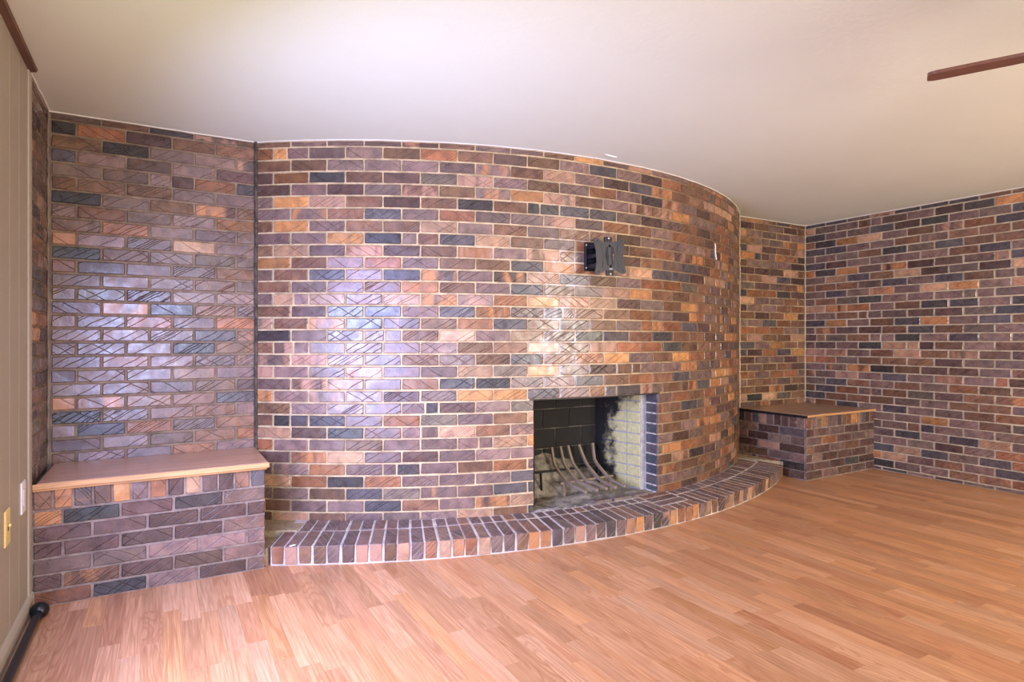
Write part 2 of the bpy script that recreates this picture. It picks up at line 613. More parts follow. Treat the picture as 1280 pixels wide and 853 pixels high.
def place_pieces(parent, pieces, mat, mat_s, name='brick', limit=300, stuff_name='far_bricks'):
    """pieces: (area, mesh getter args, matrix, colour). The largest in view become objects, the rest one part."""
    pieces.sort(key=lambda q: -q[0])
    for ar, (fam, depth, var), M, colr in pieces[:limit]:
        o = link(name, brick_mesh(fam, depth, var, mat), None, parent, M)
        o.color = colr
    rest = pieces[limit:]
    if rest:
        V, Fc, LOC, TI, SE = [], [], [], [], []
        rg = random.Random(5)
        for ar, (fam, depth, var), M, colr in rest:
            vs, fs = brick_geo(fam, depth, var)[0]
            n = len(V)
            for v in vs:
                V.append(M @ Vector(v)); LOC.append(v)
            sd = rg.random()
            for f in fs:
                Fc.append(tuple(n + i for i in f)); TI.append(colr); SE.append(sd)
        stuff_mesh(stuff_name, V, Fc, LOC, TI, SE, mat_s, parent)


def stuff_mesh(name, V, Fc, LOC, TI, SE, mat, parent):
    me = mesh(name, V, Fc)
    a = me.attributes.new('loc', 'FLOAT_VECTOR', 'POINT')
    a.data.foreach_set('vector', np.array(LOC, dtype=np.float32).ravel())
    a = me.attributes.new('tint', 'FLOAT_COLOR', 'FACE')
    a.data.foreach_set('color', np.array(TI, dtype=np.float32).ravel())
    a = me.attributes.new('seed', 'FLOAT', 'FACE')
    a.data.foreach_set('value', np.array(SE, dtype=np.float32))
    o = link(name, me, mat, parent)
    o['kind'] = 'stuff'
    return o


def fam_for(L):
    return min(FAM, key=lambda k: abs(math.log(FAM[k] / L)))


def course_cells(s0, s1, start_half):
    """brick cells along a course from s0 to s1; half brick first when start_half"""
    out = []
    a = s0
    first = True
    while a < s1 - .002:
        step = PITCH / 2 if (first and start_half) else PITCH
        b = min(a + step, s1)
        first = False
        out.append([a, b])
        a = b
    if len(out) > 1 and out[-1][1] - out[-1][0] < .04:
        out[-2][1] = out[-1][1]; out.pop()
    return out


def brick_run(frame, s0, s1, zlo, zhi, rg, mod=None, phase=0, skip=None, depth=.045, cut=None, z0=Z0):
    """frame(s, z) -> matrix at arc position s. Returns the pieces of a running-bond face."""
    pcs = []
    k0 = int(math.floor((zlo - z0) / COURSE)) - 1
    k1 = int(math.ceil((zhi - z0) / COURSE)) + 1
    for k in range(k0, k1 + 1):
        lo, hi = max(z0 + k * COURSE, zlo), min(z0 + (k + 1) * COURSE, zhi)
        if hi - lo < .018: continue
        for a, b in course_cells(s0, s1, (k + phase) % 2 == 1):
            cells = [(a, b)]
            if cut:
                cells = cut(a, b, lo, hi)
            for ca, cb in cells:
                L = cb - ca - JT + rg.uniform(-.002, .002)
                if L < .018: continue
                if rg.random() < .03 and L > .19:      # a stretcher cut in two
                    mid = (ca + cb) / 2 + rg.uniform(-.03, .03)
                    subs = [(ca, mid), (mid, cb)]
                else:
                    subs = [(ca, cb)]
                for qa, qb in subs:
                    L = qb - qa - JT + rg.uniform(-.002, .002)
                    if L < .018: continue
                    T = hi - lo - JT
                    zc = (lo + hi) / 2
                    if skip and skip((qa + qb) / 2, zc): continue
                    fam = fam_for(L)
                    M = frame((qa + qb) / 2, zc + rg.uniform(-.0008, .0008))
                    M = M @ Matrix.Translation((0, rg.uniform(-.0016, .0018), 0)) @ \
                        Matrix.Rotation(rg.uniform(-.005, .005), 4, 'Y') @ Matrix.Rotation(rg.uniform(-.008, .008), 4, 'Z') @ Matrix.Rotation(rg.uniform(-.016, .016), 4, 'X') @ \
                        Matrix.Diagonal((L / FAM[fam], 1, T / BT, 1))
                    m2 = mod(qa, zc) if callable(mod) else mod
                    pcs.append((shown_area(M, FAM[fam], BT), (fam, depth, rg.randrange(VARIANTS)), M, pick_color(rg, m2)))
    return pcs


UP = (0, 0, 1)
def fr_back(s, z): return basis((s, YB, z), (1, 0, 0), (0, 1, 0), UP)
def fr_right(s, z): return basis((XR, YB - s, z), (0, -1, 0), (1, 0, 0), UP)
def fr_left(s, z): return basis((XL - .008, s, z), (0, 1, 0), (-1, 0, 0), UP)


# curved chimney wall: arc bulging into the room
AC, AR = (2.54, 6.27), 3.23
TH0 = math.asin((.477 - AC[0]) / AR)      # angle from -y, positive to the right
TH1 = math.asin((4.606 - AC[0]) / AR)
def arc_pt(th, R=AR, C=AC): return (C[0] + R * math.sin(th), C[1] - R * math.cos(th))
def th_at_x(x): return math.asin((x - AC[0]) / AR)
def fr_arc(s, z):
    th = TH0 + s / AR
    x, y = arc_pt(th)
    return basis((x, y, z), (math.cos(th), math.sin(th), 0), (-math.sin(th), math.cos(th), 0), UP)


ARC_L = (TH1 - TH0) * AR
OX0, OX1 = 1.948, 2.910                    # fireplace opening
OZ0, OZ1 = .125, Z0 + 11 * COURSE
OS0, OS1 = (th_at_x(OX0) - TH0) * AR, (th_at_x(OX1) - TH0) * AR
REC = .0042                                # joint recess

BENCH_Y_L, BENCH_X1_L = 3.285, .462        # left bench front, right end
BENCH_Y_R, BENCH_X0_R = 3.105, 4.586       # right bench front, left side
BENCH_Z = .512

# ------------------------------------------------------------------ floor and ceiling
floor_o = MB().box(XL - .1, XR + .1, REAR_Y - .1, YB + .3, -.06, -.0105).build('floor', M_SUBFLOOR)
tag(floor_o, 'light oak strip floor of short boards running towards the brick wall', 'floor', kind='structure')
SW = .0695
FPAL = [((206, 157, 118), 36), ((209, 161, 124), 30), ((202, 150, 112), 18), ((214, 169, 134), 14), ((197, 143, 106), 4), ((207, 156, 112), 14)]
fp = []
rg = random.Random(21)
ncol = int(math.ceil((XR - XL) / SW))
for i in range(ncol):
    x0, x1 = XL + i * SW, min(XL + (i + 1) * SW, XR)
    y = REAR_Y - rg.uniform(0, .5)
    while y < YB:
        L = rg.choice((.34, .42, .5, .58, .66, .75)) * rg.uniform(.94, 1.06)
        y1 = min(y + L, YB)
        a, b = max(y, REAR_Y), y1
        if b - a > .02:
            c = rg.choices([q[0] for q in FPAL], [q[1] for q in FPAL])[0]
            k = rg.uniform(.925, 1.05) * .97
            col = (*lin(*[min(255, v * k * q) for v, q in zip(c, (.985, .945, .905))]), 1.0 if rg.random() < .4 else rg.uniform(0, .35))
            M = Matrix.Translation(((x0 + x1) / 2, (a + b) / 2, rg.uniform(-.0002, .0002))) @ Matrix.Diagonal(((x1 - x0) / SW, (b - a) / .46, 1, 1))
            q = [project((px, py, 0)) for px, py in ((x0, a), (x1, a), (x1, b), (x0, b))]
            ar = 0
            if all(q):
                inside = any(-5 < u < 1285 and v < 858 for u, v in q)
                A = sum(q[j][0] * q[(j + 1) % 4][1] - q[(j + 1) % 4][0] * q[j][1] for j in range(4))
                cu, cv = sum(u for u, v in q) / 4, sum(v for u, v in q) / 4
                ar = abs(A) / 2 if (-10 < cu < 1290 and cv < 860) else (abs(A) * .1 if inside else 1e-6)
                ym = (a + b) / 2; xm = (x0 + x1) / 2
                if (xm < BENCH_X1_L and a > BENCH_Y_L) or a > 3.35: ar *= 1e-4
            fp.append((ar, M, col, (b - a)))
        y = y1
fp.sort(key=lambda t: -t[0])
PV, PF = chamfer_box(-SW / 2 + .0001, SW / 2 - .0001, -.23 + .0001, .23 - .0001, -.010, 0, .0003)
pm = mesh('floor_strip', PV, PF); pm.materials.append(M_FLOOR)
for ar, M, col, L in fp[:300]:
    o = link('floor_strip', pm, None, floor_o, M); o.color = col
V, Fc, LOC, TI, SE = [], [], [], [], []
for ar, M, col, L in fp[300:]:
    n = len(V)
    for v in PV: V.append(M @ Vector(v)); LOC.append(v)
    sd = rg.random()
    for f in PF: Fc.append(tuple(n + i for i in f)); TI.append(col); SE.append(sd)
stuff_mesh('far_floor_strips', V, Fc, LOC, TI, SE, M_FLOOR_S, floor_o)

tag(MB().box(XL - .1, XR + .1, REAR_Y - .1, YB + .3, H, H + .08).build('ceiling', M_CEIL),
    'off-white lightly textured plaster ceiling', 'ceiling', kind='structure')

fk = MB()
for i in range(8):
    t0, t1 = i / 8, (i + 1) / 8
    zf = lambda t: H - .001 - .004 * math.sin(math.pi * t) ** .7
    fk.box(2.37 + .10 * t0, 2.37 + .10 * t1, 2.947 + .012 * t0, 2.952 + .012 * t0, min(zf(t0), zf(t1)) - .0012, H + .0005)
fk.build('peeling_paint', M_CHIP, bpy.data.objects['ceiling'])

# ------------------------------------------------------------------ brick walls
def warm(qa, z):
    return {'orange': 1.3, 'rust': 1.3, 'slate': .8}

# back wall, alcove beside the panelled wall
w = MB().box(XL - .10, .60, YB + REC, YB + .15, 0, H).build('wall_back_left', M_MORTAR_D)
tag(w, 'dark glossy brick alcove wall above the long low brick bench', 'wall', kind='structure')
pcs = brick_run(fr_back, XL + .004, .478, .50, H - .004, random.Random(3), {'orange': .1, 'tan': .25, 'olive': .4, 'slate': .9, 'rust': .7, 'flash': .5}, 0)
place_pieces(w, pcs, M_BRICK, M_BRICK_S)

# short brick return of the left wall
w = MB().box(XL - .15, XL - .008 - REC, BENCH_Y_L - .04, YB + .02, 0, H).build('wall_left_return', M_MORTAR_D)
tag(w, 'narrow dark brick return between grey panelling and alcove', 'wall', kind='structure')
pcs = brick_run(fr_left, BENCH_Y_L - .02, YB - .004, .50, H - .004, random.Random(4), {'orange': .1, 'tan': .1, 'umber': 2, 'charcoal': 2, 'flash': .3}, 1)
place_pieces(w, pcs, M_BRICK, M_BRICK_S)

# back wall right alcove
w = MB().box(4.50, XR + .02, YB + REC, YB + .15, 0, H).build('wall_back_right', M_MORTAR_R)
tag(w, 'short rust brown brick wall in the recess right of the curved wall', 'wall', kind='structure')
pcs = brick_run(fr_back, 4.604, XR - .002, .50, H - .004, random.Random(5), {'orange': 1.2, 'rust': 2, 'brown': 1.6, 'slate': .9, 'umber': 2}, 1)
place_pieces(w, pcs, M_BRICK, M_BRICK_S)

# right wall
w = MB().box(XR + REC, XR + .15, REAR_Y - .1, YB + .02, 0, H).build('wall_right', M_MORTAR)
tag(w, 'long flat brown and slate brick wall meeting the oak floor', 'wall', kind='structure')
pcs = brick_run(fr_right, .002, YB - .4, 0.0, H - .004, random.Random(6), {'slate': 1.3, 'orange': .7, 'flash': .8}, 0,
                skip=lambda s, z: s < YB - BENCH_Y_R - .08 and z < .42)
place_pieces(w, pcs, M_BRICK, M_BRICK_S)

# curved wall: mortar body with the fireplace opening
def arc_body():
    ths = sorted(set([TH0 + (TH1 - TH0) * i / 96 for i in range(97)] + [th_at_x(OX0 - .006), th_at_x(OX1 + .006)]))
    zs = [0, OZ1 + .004, H]
    m = MB()
    a, b = th_at_x(OX0 - .006), th_at_x(OX1 + .006)
    for i in range(len(ths) - 1):
        for j in range(2):
            if j == 0 and ths[i] >= a - 1e-9 and ths[i + 1] <= b + 1e-9: continue
            vs = []
            for R in (AR - REC, AR - .06):
                for th, z in ((ths[i], zs[j]), (ths[i + 1], zs[j]), (ths[i + 1], zs[j + 1]), (ths[i], zs[j + 1])):
                    x, y = arc_pt(th, R); vs.append((x, y, z))
            m.add(vs, [(0, 1, 2, 3), (7, 6, 5, 4)])
    # reveals around the opening and the underside
    for th in (a, b):
        p, q = arc_pt(th, AR - REC), arc_pt(th, AR - .06)
        m.add([(*p, 0), (*q, 0), (*q, zs[1]), (*p, zs[1])], [(0, 1, 2, 3)])
    n = 12
    for i in range(n):
        t0, t1 = a + (b - a) * i / n, a + (b - a) * (i + 1) / n
        m.add([(*arc_pt(t0, AR - REC), zs[1]), (*arc_pt(t1, AR - REC), zs[1]), (*arc_pt(t1, AR - .06), zs[1]), (*arc_pt(t0, AR - .06), zs[1])], [(0, 1, 2, 3)])
    return m


w_arc = arc_body().build('wall_curved', M_MORTAR_C)
tag(w_arc, 'bowed brick chimney wall around the open fireplace', 'wall', kind='structure')
def cut_open(a, b, lo, hi):
    if hi > OZ1 + .01: return [(a, b)]
    out = []
    if a < OS0: out.append((a, min(b, OS0)))
    if b > OS1: out.append((max(a, OS1), b))
    return out


def arc_mod(s, z):
    t = s / ARC_L
    if t < .3: return {'tan': 1.3, 'orange': .8, 'mauve': 1.2}
    if t < .5: return {'orange': 2.0, 'tan': 1.4, 'rust': 1.5}
    return {'orange': 1.1, 'rust': 2.6, 'brown': 2.0, 'tan': .7, 'mauve': .6, 'slate': .8}


pcs = brick_run(fr_arc, .004, ARC_L - .004, .075, H - .004, random.Random(8), arc_mod, 0, cut=cut_open)
place_pieces(w_arc, pcs, M_BRICK, M_BRICK_S)

# vertical joints where the curved wall meets the alcoves
def rope(name, x, y, z0, z1, r, mat, parent, seed, n=60):
    rg = random.Random(seed)
    pts = [(x + rg.uniform(-.002, .002), y + rg.uniform(-.002, .002), z0 + (z1 - z0) * i / n) for i in range(n + 1)]
    return MB().tube(pts, r, 7).build(name, mat, parent)
rope('dark_joint', .480, YB - .006, .50, H, .0095, M_DARKJ, w_arc, 1)
rope('pale_joint', 4.606, YB - .002, .50, H, .006, M_PALEJ, w_arc, 2)
rope('pale_joint', XR - .001, YB - .001, .55, H, .005, M_PALEJ, bpy.data.objects['wall_right'], 3)
rope('pale_joint', XL - .004, YB - .001, .55, H, .006, M_MORTAR_B, bpy.data.objects['wall_back_left'], 4)

# caulk bead along the ceiling edge
def bead(name, pts, parent_kind_label, seed):
    rg = random.Random(seed)
    dense = []
    for i in range(len(pts) - 1):
        a, b = Vector(pts[i]), Vector(pts[i + 1])
        n = max(1, int((b - a).length / .06))
        for j in range(n): dense.append(a.lerp(b, j / n) + Vector((rg.uniform(-.002, .002), rg.uniform(-.002, .002), rg.uniform(-.002, .001))))
    dense.append(Vector(pts[-1]))
    o = MB().tube(dense, .0042, 6).build(name, M_CAULK)
    return tag(o, parent_kind_label, 'trim', kind='structure')


bead('trim_1', [(XL, BENCH_Y_L, H - .001), (XL, YB - .003, H - .001), (.47, YB - .003, H - .001)], 'thin white caulk line above the alcove bricks', 1)
bead('trim_2', [(*arc_pt(TH0 + (TH1 - TH0) * i / 60, AR + .002), H - .001) for i in range(61)], 'thin white caulk line above the curved brick wall', 2)
bead('trim_3', [(4.61, YB - .003, H - .001), (XR - .003, YB - .003, H - .001), (XR - .003, .0, H - .001)], 'thin white caulk line above the flat right brick walls', 3)

# white paint streak and drips on the curved wall
def on_arc(x, z, out=.002):
    th = th_at_x(x); p = arc_pt(th, AR + out)
    return Vector((p[0], p[1], z))
MB().tube([on_arc(3.664, 1.895, .0), on_arc(3.669, 1.875, .003), on_arc(3.668, 1.84, .003), on_arc(3.676, 1.805, .003), on_arc(3.694, 1.775, .001)], .0055, 6).build('paint_streak', M_CHIP, w_arc)

# ------------------------------------------------------------------ panelled left wall, rear wall, openings
lw = MB()
lw.box(XL - .12, XL - .006, REAR_Y - .1, DOOR_Y0, 0, H)
lw.box(XL - .12, XL - .006, DOOR_Y1, BENCH_Y_L - .012, 0, H)
lw.box(XL - .12, XL - .006, DOOR_Y0, DOOR_Y1, DOOR_Z1, H)
w_l = lw.build('wall_left', M_PANEL)
tag(w_l, 'grey-beige painted wall of grooved vertical panelling', 'wall', kind='structure')
rg = random.Random(12)
edges = [DOOR_Y1 + .07, 2.70, 2.855, 3.03, 3.205]
for a, b in zip(edges[:-1], edges[1:]):
    MB().cbox(XL - .010, XL, a + .0016, b - .0016, .0, H - .012, .0022).build('panel_board', M_PANEL, w_l)
y = REAR_Y
while y < DOOR_Y0 - .08:
    b = min(y + rg.choice((.10, .15, .2)), DOOR_Y0 - .07)
    if b - y > .03: MB().cbox(XL - .010, XL, y + .0016, b - .0016, .0, H - .012, .0022).build('panel_board', M_PANEL, w_l)
    y = b
MB().cbox(XL - .010, XL, DOOR_Y0 - .07, DOOR_Y1 + .07, DOOR_Z1 + .07, H - .012, .0022).build('panel_board', M_PANEL, w_l)
MB().cbox(XL - .012, XL + .005, 3.208, BENCH_Y_L - .010, 0, H - .012, .004).build('corner_strip', M_RAIL, w_l)
bb = MB()
bb.prism([(0, 0), (.014, 0), (.014, .062), (.009, .078), (0, .084)], 0, 1, Matrix(((1, 0, 0, XL), (0, 0, BENCH_Y_L - .012 - DOOR_Y1 - .07, DOOR_Y1 + .07), (0, 1, 0, 0), (0, 0, 0, 1))))
tag(bb.build('baseboard_left', M_RAIL), 'grey-beige painted baseboard below the panelling', 'baseboard', kind='structure')
cr = MB().prism([(0, H - .016), (.026, H - .012), (.030, H - .0005), (0, H - .0005)], 0, 1,
                Matrix(((1, 0, 0, XL), (0, 0, 3.238 - REAR_Y, REAR_Y), (0, 1, 0, 0), (0, 0, 0, 1)))).build('trim_4', M_CROWN)
tag(cr, 'brown wooden strip along the ceiling above the panelling', 'trim', kind='structure')

# glass door behind the left edge of the picture
_g = NT('window_glass')
_t, _gl, _mx, _fr = _g.n('ShaderNodeBsdfTransparent'), _g.n('ShaderNodeBsdfGlossy'), _g.n('ShaderNodeMixShader'), _g.n('ShaderNodeFresnel')
_gl.inputs['Roughness'].default_value = .02
_g.l(_fr.outputs[0], _mx.inputs[0]); _g.l(_t.outputs[0], _mx.inputs[1]); _g.l(_gl.outputs[0], _mx.inputs[2])
_g.l(_mx.outputs[0], _g.t.nodes['Material Output'].inputs['Surface'])
M_GLASS = _g.m
M_ALU = plain('painted_frame', lin(214, 210, 202), .4)
d1 = MB()
for a, b in ((DOOR_Y0 - .07, DOOR_Y0), (DOOR_Y1, DOOR_Y1 + .07), (1.80, 1.87)):
    d1.cbox(XL - .11, XL + .010 if b != 1.87 else XL - .04, a, b, 0, DOOR_Z1 + .07, .004)
d1.cbox(XL - .11, XL + .010, DOOR_Y0, DOOR_Y1, DOOR_Z1, DOOR_Z1 + .07, .004)
d1.cbox(XL - .11, XL + .005, DOOR_Y0, DOOR_Y1, 0, .03, .004)
d1 = d1.build('door_1', M_ALU)
tag(d1, 'sliding glass door in the panelled wall', 'door', kind='structure')
for a, b in ((DOOR_Y0, 1.80), (1.87, DOOR_Y1)):
    MB().box(XL - .075, XL - .069, a, b, .03, DOOR_Z1).build('pane', M_GLASS, d1)
rw = MB()
xs = [XL - .1, WINS[0][0], WINS[0][1], WINS[1][0], WINS[1][1], XR + .1]
for k in range(5):
    if k % 2 == 0: rw.box(xs[k], xs[k + 1], REAR_Y - .12, REAR_Y, 0, H)
    else:
        rw.box(xs[k], xs[k + 1], REAR_Y - .12, REAR_Y, 0, WIN_Z0); rw.box(xs[k], xs[k + 1], REAR_Y - .12, REAR_Y, WIN_Z1, H)
tag(rw.build('wall_rear', M_PLASTER), 'plain pale wall with a window and an added fill-light window facing the fireplace', 'wall', kind='structure')
for k, (wa, wb) in enumerate(WINS):
    wn = MB()
    for a, b in ((wa - .06, wa), (wb, wb + .06)): wn.cbox(a, b, REAR_Y - .1, REAR_Y + .008, WIN_Z0 - .06, WIN_Z1 + .06, .004)
    for a, b in ((WIN_Z0 - .06, WIN_Z0), (WIN_Z1, WIN_Z1 + .06)): wn.cbox(wa, wb, REAR_Y - .1, REAR_Y + .008, a, b, .004)
    wc = (wa + wb) / 2
    wn.cbox(wc - .03, wc + .03, REAR_Y - .1, REAR_Y - .04, WIN_Z0, WIN_Z1, .004)
    wn = wn.build('window_%d' % (k + 1), M_ALU)
    tag(wn, ('wide white framed window opposite the long bench', 'unseen white framed window added for fill light opposite the recess bench')[k], 'window', kind='structure')
    for a, b in ((wa, wc - .03), (wc + .03, wb)):
        MB().box(a, b, REAR_Y - .072, REAR_Y - .068, WIN_Z0, WIN_Z1).build('pane', M_GLASS, wn)

# ------------------------------------------------------------------ brick benches
def header_course(frame, s0, s1, zlo, zhi, rg, mod=None):
    """bricks standing on edge with their ends showing"""
    out = []
    n = max(1, round((s1 - s0) / .0705))
    p = (s1 - s0) / n
    for i in range(n):
        c = s0 + (i + .5) * p
        # brick end: local z (thickness) runs along the wall, local x (length) goes into it -> use 'half' mesh turned upright
        M = frame(c, (zlo + zhi) / 2) @ Matrix.Translation((0, rg.uniform(-.002, .002), 0)) @ Matrix.Rotation(math.pi / 2 + rg.uniform(-.02, .02), 4, 'Y') @ \
            Matrix.Diagonal(((zhi - zlo - JT) / FAM['half'], 1, (p - .009) / BT, 1))
        out.append((1.0, ('half', .045, rg.randrange(VARIANTS)), M, pick_color(rg, mod)))
    return out


HZ = BENCH_Z - .096
cs6 = HZ / COURSE
rgB = random.Random(31)
bl = empty('brick_bench', ((XL + BENCH_X1_L) / 2, (BENCH_Y_L + YB) / 2, 0))
tag(bl, 'long low brick bench with a wooden board top beside the grey panelling', 'bench', 'built-in brick benches')
MB().box(XL - .002, BENCH_X1_L - REC, BENCH_Y_L + REC, YB + .003, 0, BENCH_Z).build('bench_core', M_MORTAR_B, bl)
fl = lambda s, z: basis((s, BENCH_Y_L, z), (1, 0, 0), (0, 1, 0), UP)
fls = lambda s, z: basis((BENCH_X1_L, s, z), (0, 1, 0), (-1, 0, 0), UP)
bm_mod = {'orange': .5, 'mauve': 1.2, 'umber': 6, 'slate': .12, 'charcoal': 1.5, 'tan': .1, 'olive': .1, 'brown': .5, 'rust': .4, 'flash': .35}
pcs = brick_run(fl, XL + .003, BENCH_X1_L, 0, HZ, rgB, bm_mod, 0, z0=-.002)
pcs += header_course(fl, XL + .003, BENCH_X1_L, HZ, BENCH_Z, rgB, {'orange': 3.0, 'slate': .6, 'olive': .1})
pcs += brick_run(fls, BENCH_Y_L + .012, YB - .002, .0, HZ, rgB, bm_mod, 1, z0=-.002)
pcs += header_course(fls, BENCH_Y_L + .012, YB - .05, HZ, BENCH_Z, rgB)
place_pieces(bl, pcs, M_BRICK, M_BRICK_S)
bt = MB().cbox(XL + .022, BENCH_X1_L + .012, BENCH_Y_L - .018, YB - .012, BENCH_Z + .002, BENCH_Z + .026, .002).build('bench_top', M_BOARD, bl)
MB().cbox(XL + .006, BENCH_X1_L + .016, BENCH_Y_L - .027, BENCH_Y_L - .0185, BENCH_Z + .001, BENCH_Z + .0245, .003).build('edge_strip', M_EDGE, bt)
bpy.data.objects['edge_strip'].matrix_basis = Matrix.Identity(4)
MB().cbox(XL + .006, BENCH_X1_L + .004, BENCH_Y_L - .0195, BENCH_Y_L - .002, BENCH_Z - .008, BENCH_Z + .001, .003).build('underside_moulding', M_EDGE, bl)

br = empty('brick_bench', ((BENCH_X0_R + XR) / 2, (BENCH_Y_R + YB) / 2, 0))
tag(br, 'square low brick bench with a brown board top in the recess', 'bench', 'built-in brick benches')
MB().box(BENCH_X0_R + REC, XR + .002, BENCH_Y_R + REC, YB + .003, 0, BENCH_Z + .008).build('bench_core', M_MORTAR_B, br)
ff = lambda s, z: basis((s, BENCH_Y_R, z), (1, 0, 0), (0, 1, 0), UP)
fs_ = lambda s, z: basis((BENCH_X0_R, YB - s, z), (0, -1, 0), (1, 0, 0), UP)
rgB = random.Random(44)
HZR = HZ + .008
pcs = brick_run(ff, BENCH_X0_R, XR - .003, 0, HZR, rgB, bm_mod, 0, z0=.004)
pcs += header_course(ff, BENCH_X0_R, XR - .003, HZR, BENCH_Z + .008, rgB, {'orange': 4, 'rust': 2})
pcs += brick_run(fs_, .003, YB - BENCH_Y_R - .012, 0, HZR, rgB, bm_mod, 1, z0=.004)
pcs += header_course(fs_, .003, YB - BENCH_Y_R - .012, HZR, BENCH_Z + .008, rgB, {'orange': 2.5, 'charcoal': 2})
place_pieces(br, pcs, M_BRICK, M_BRICK_S)
bt = MB().cbox(BENCH_X0_R - .006, XR - .004, BENCH_Y_R - .010, YB - .004, BENCH_Z + .009, BENCH_Z + .028, .002).build('bench_top', M_BOARD_R, br)
es = MB().cbox(BENCH_X0_R - .006, XR - .004, BENCH_Y_R - .018, BENCH_Y_R - .0105, BENCH_Z + .010, BENCH_Z + .027, .002).build('edge_strip', M_EDGE, bt)
es.matrix_basis = Matrix.Identity(4)
es = MB().cbox(BENCH_X0_R - .013, BENCH_X0_R - .0065, BENCH_Y_R - .016, YB - .02, BENCH_Z + .004, BENCH_Z + .024, .002).build('edge_strip', M_MOUNT_D, bt)
es.matrix_basis = Matrix.Identity(4)
es['label'] = 'blackened side edge of the board'

# ------------------------------------------------------------------ raised hearth
HCN, HR = (2.52, 6.88), 4.12
HT0 = math.asin((.484 - HCN[0]) / HR); HT1 = math.asin((4.566 - HCN[0]) / HR)
def hz(th, rad):
    """hearth top height: falls slightly from the wall to the front edge"""
    return .099 + .085 * min(max(HR - rad, 0), .36)
def h_pt(th, rad): return (HCN[0] + rad * math.sin(th), HCN[1] - rad * math.cos(th))
def wall_rad(th):
    lo, hi = 2.0, HR
    for _ in range(40):
        mid = (lo + hi) / 2
        x, y = h_pt(th, mid)
        inside = (x - AC[0]) ** 2 + (y - AC[1]) ** 2 < AR ** 2 or y > YB
        if inside: lo = mid
        else: hi = mid
    return hi


he = empty('brick_hearth', (2.52, 2.95, 0))
tag(he, 'raised curved hearth of bricks on edge below the fireplace', 'hearth')
hb = MB()
NH = 80
for i in range(NH):
    t0, t1 = HT0 + (HT1 - HT0) * i / NH, HT0 + (HT1 - HT0) * (i + 1) / NH
    r0, r1 = wall_rad(t0) - .03, wall_rad(t1) - .03
    mids0, mids1 = HR - .17, HR - .17
    def P(t, r, dz=0.0): return (*h_pt(t, r), hz(t, r) - .003 + dz)
    A = [P(t0, HR - .0125), P(t1, HR - .0125), P(t1, mids1), P(t0, mids0), P(t1, r1), P(t0, r0)]
    B = [(*h_pt(t0, HR - .0125), 0), (*h_pt(t1, HR - .0125), 0)]
    hb.add(A + B, [(0, 1, 2, 3), (3, 2, 4, 5), (6, 7, 1, 0)])
for t in (HT0, HT1):
    r = wall_rad(t) - .03
    hb.add([(*h_pt(t, HR - .0125), 0), (*h_pt(t, HR - .0125), hz(t, HR) - .003), (*h_pt(t, r), hz(t, r) - .003), (*h_pt(t, r), 0)], [(0, 1, 2, 3)])
hb.build('mortar_bed', M_MORTAR_H, he)
rgH = random.Random(17)
NB = 60
HP = (HT1 - HT0) / NB
PATCH = (33, 37)                      # a repaired patch: short bricks in front, three laid crossways behind
front_mod = {'orange': .8, 'tan': 2.6, 'mauve': 1.3, 'slate': 1.0, 'olive': .1, 'rust': 1.5, 'flash': 1.5}
top_mod = {'orange': .2, 'tan': .25, 'mauve': 1.6, 'umber': 1.5, 'olive': .4}
def hearth_brick(th, ra, rb, width, colr, proud=0.0):
    """brick on edge: length radial from radius ra (inner) to rb (outer), its narrow long face up"""
    L = rb - ra
    rm = (ra + rb) / 2
    x, y = h_pt(th, rm)
    rad = Vector((math.sin(th), -math.cos(th), (hz(th, rb) - hz(th, ra)) / L)).normalized()    # outward
    tan = Vector((math.cos(th), math.sin(th), 0))
    up = tan.cross(-rad).normalized()
    up = up if up.z > 0 else -up
    # local x -> outward, local y (depth) -> down, local z -> along the hearth
    X, Y = rad, -up
    Z = X.cross(Y)
    fam = fam_for(L)
    M = basis((x, y, hz(th, rm) + proud), X, Y, Z) @ Matrix.Diagonal((L / FAM[fam], 1, width / BT, 1))
    o = link('brick', brick_mesh(fam, .094, rgH.randrange(VARIANTS), M_BRICK_H), None, he, M)
    o.color = colr
for i in range(NB):
    th = HT0 + (i + .5) * HP + rgH.uniform(-.0006, .0006)
    wf = HP * HR - .0115
    pr = rgH.uniform(-.002, .002)
    if PATCH[0] <= i < PATCH[1]:
        hearth_brick(th, HR - .085, HR, wf, pick_color(rgH, {'orange': 4, 'rust': 2}), pr)
        continue
    c = pick_color(rgH, front_mod)
    hearth_brick(th, HR - .195, HR + rgH.uniform(-.003, .003), wf, c, pr)
    wr = wall_rad(th) + .008
    if OX0 + .05 < h_pt(th, wr)[0] < OX1: wr = max(wr, HR - .315)
    if HR - .206 - wr > .03 and 0 < i < NB - 1:
        hearth_brick(th + rgH.uniform(-.001, .001), wr, HR - .206, wf * (HR - .25) / HR - .0005, pick_color(rgH, top_mod), rgH.uniform(-.002, .002))
# crossways bricks of the patch
thA, thB = HT0 + PATCH[0] * HP, HT0 + PATCH[1] * HP
for j in range(3):
    rm = HR - .085 - .011 - .033 - j * .0695
    th = (thA + thB) / 2
    x, y = h_pt(th, rm)
    X = Vector((math.cos(th), math.sin(th), 0)); Zr = Vector((-math.sin(th), math.cos(th), .085)).normalized(); Y = Zr.cross(X)
    L = (thB - thA) * rm - .012
    fam = fam_for(L)
    M = basis((x, y, hz(th, rm)), X, Y, Zr) @ Matrix.Diagonal((L / FAM[fam], 1, 1, 1))
    o = link('brick', brick_mesh(fam, .088, j, M_BRICK_H), None, he, M)
    o.color = pick_color(rgH, top_mod)
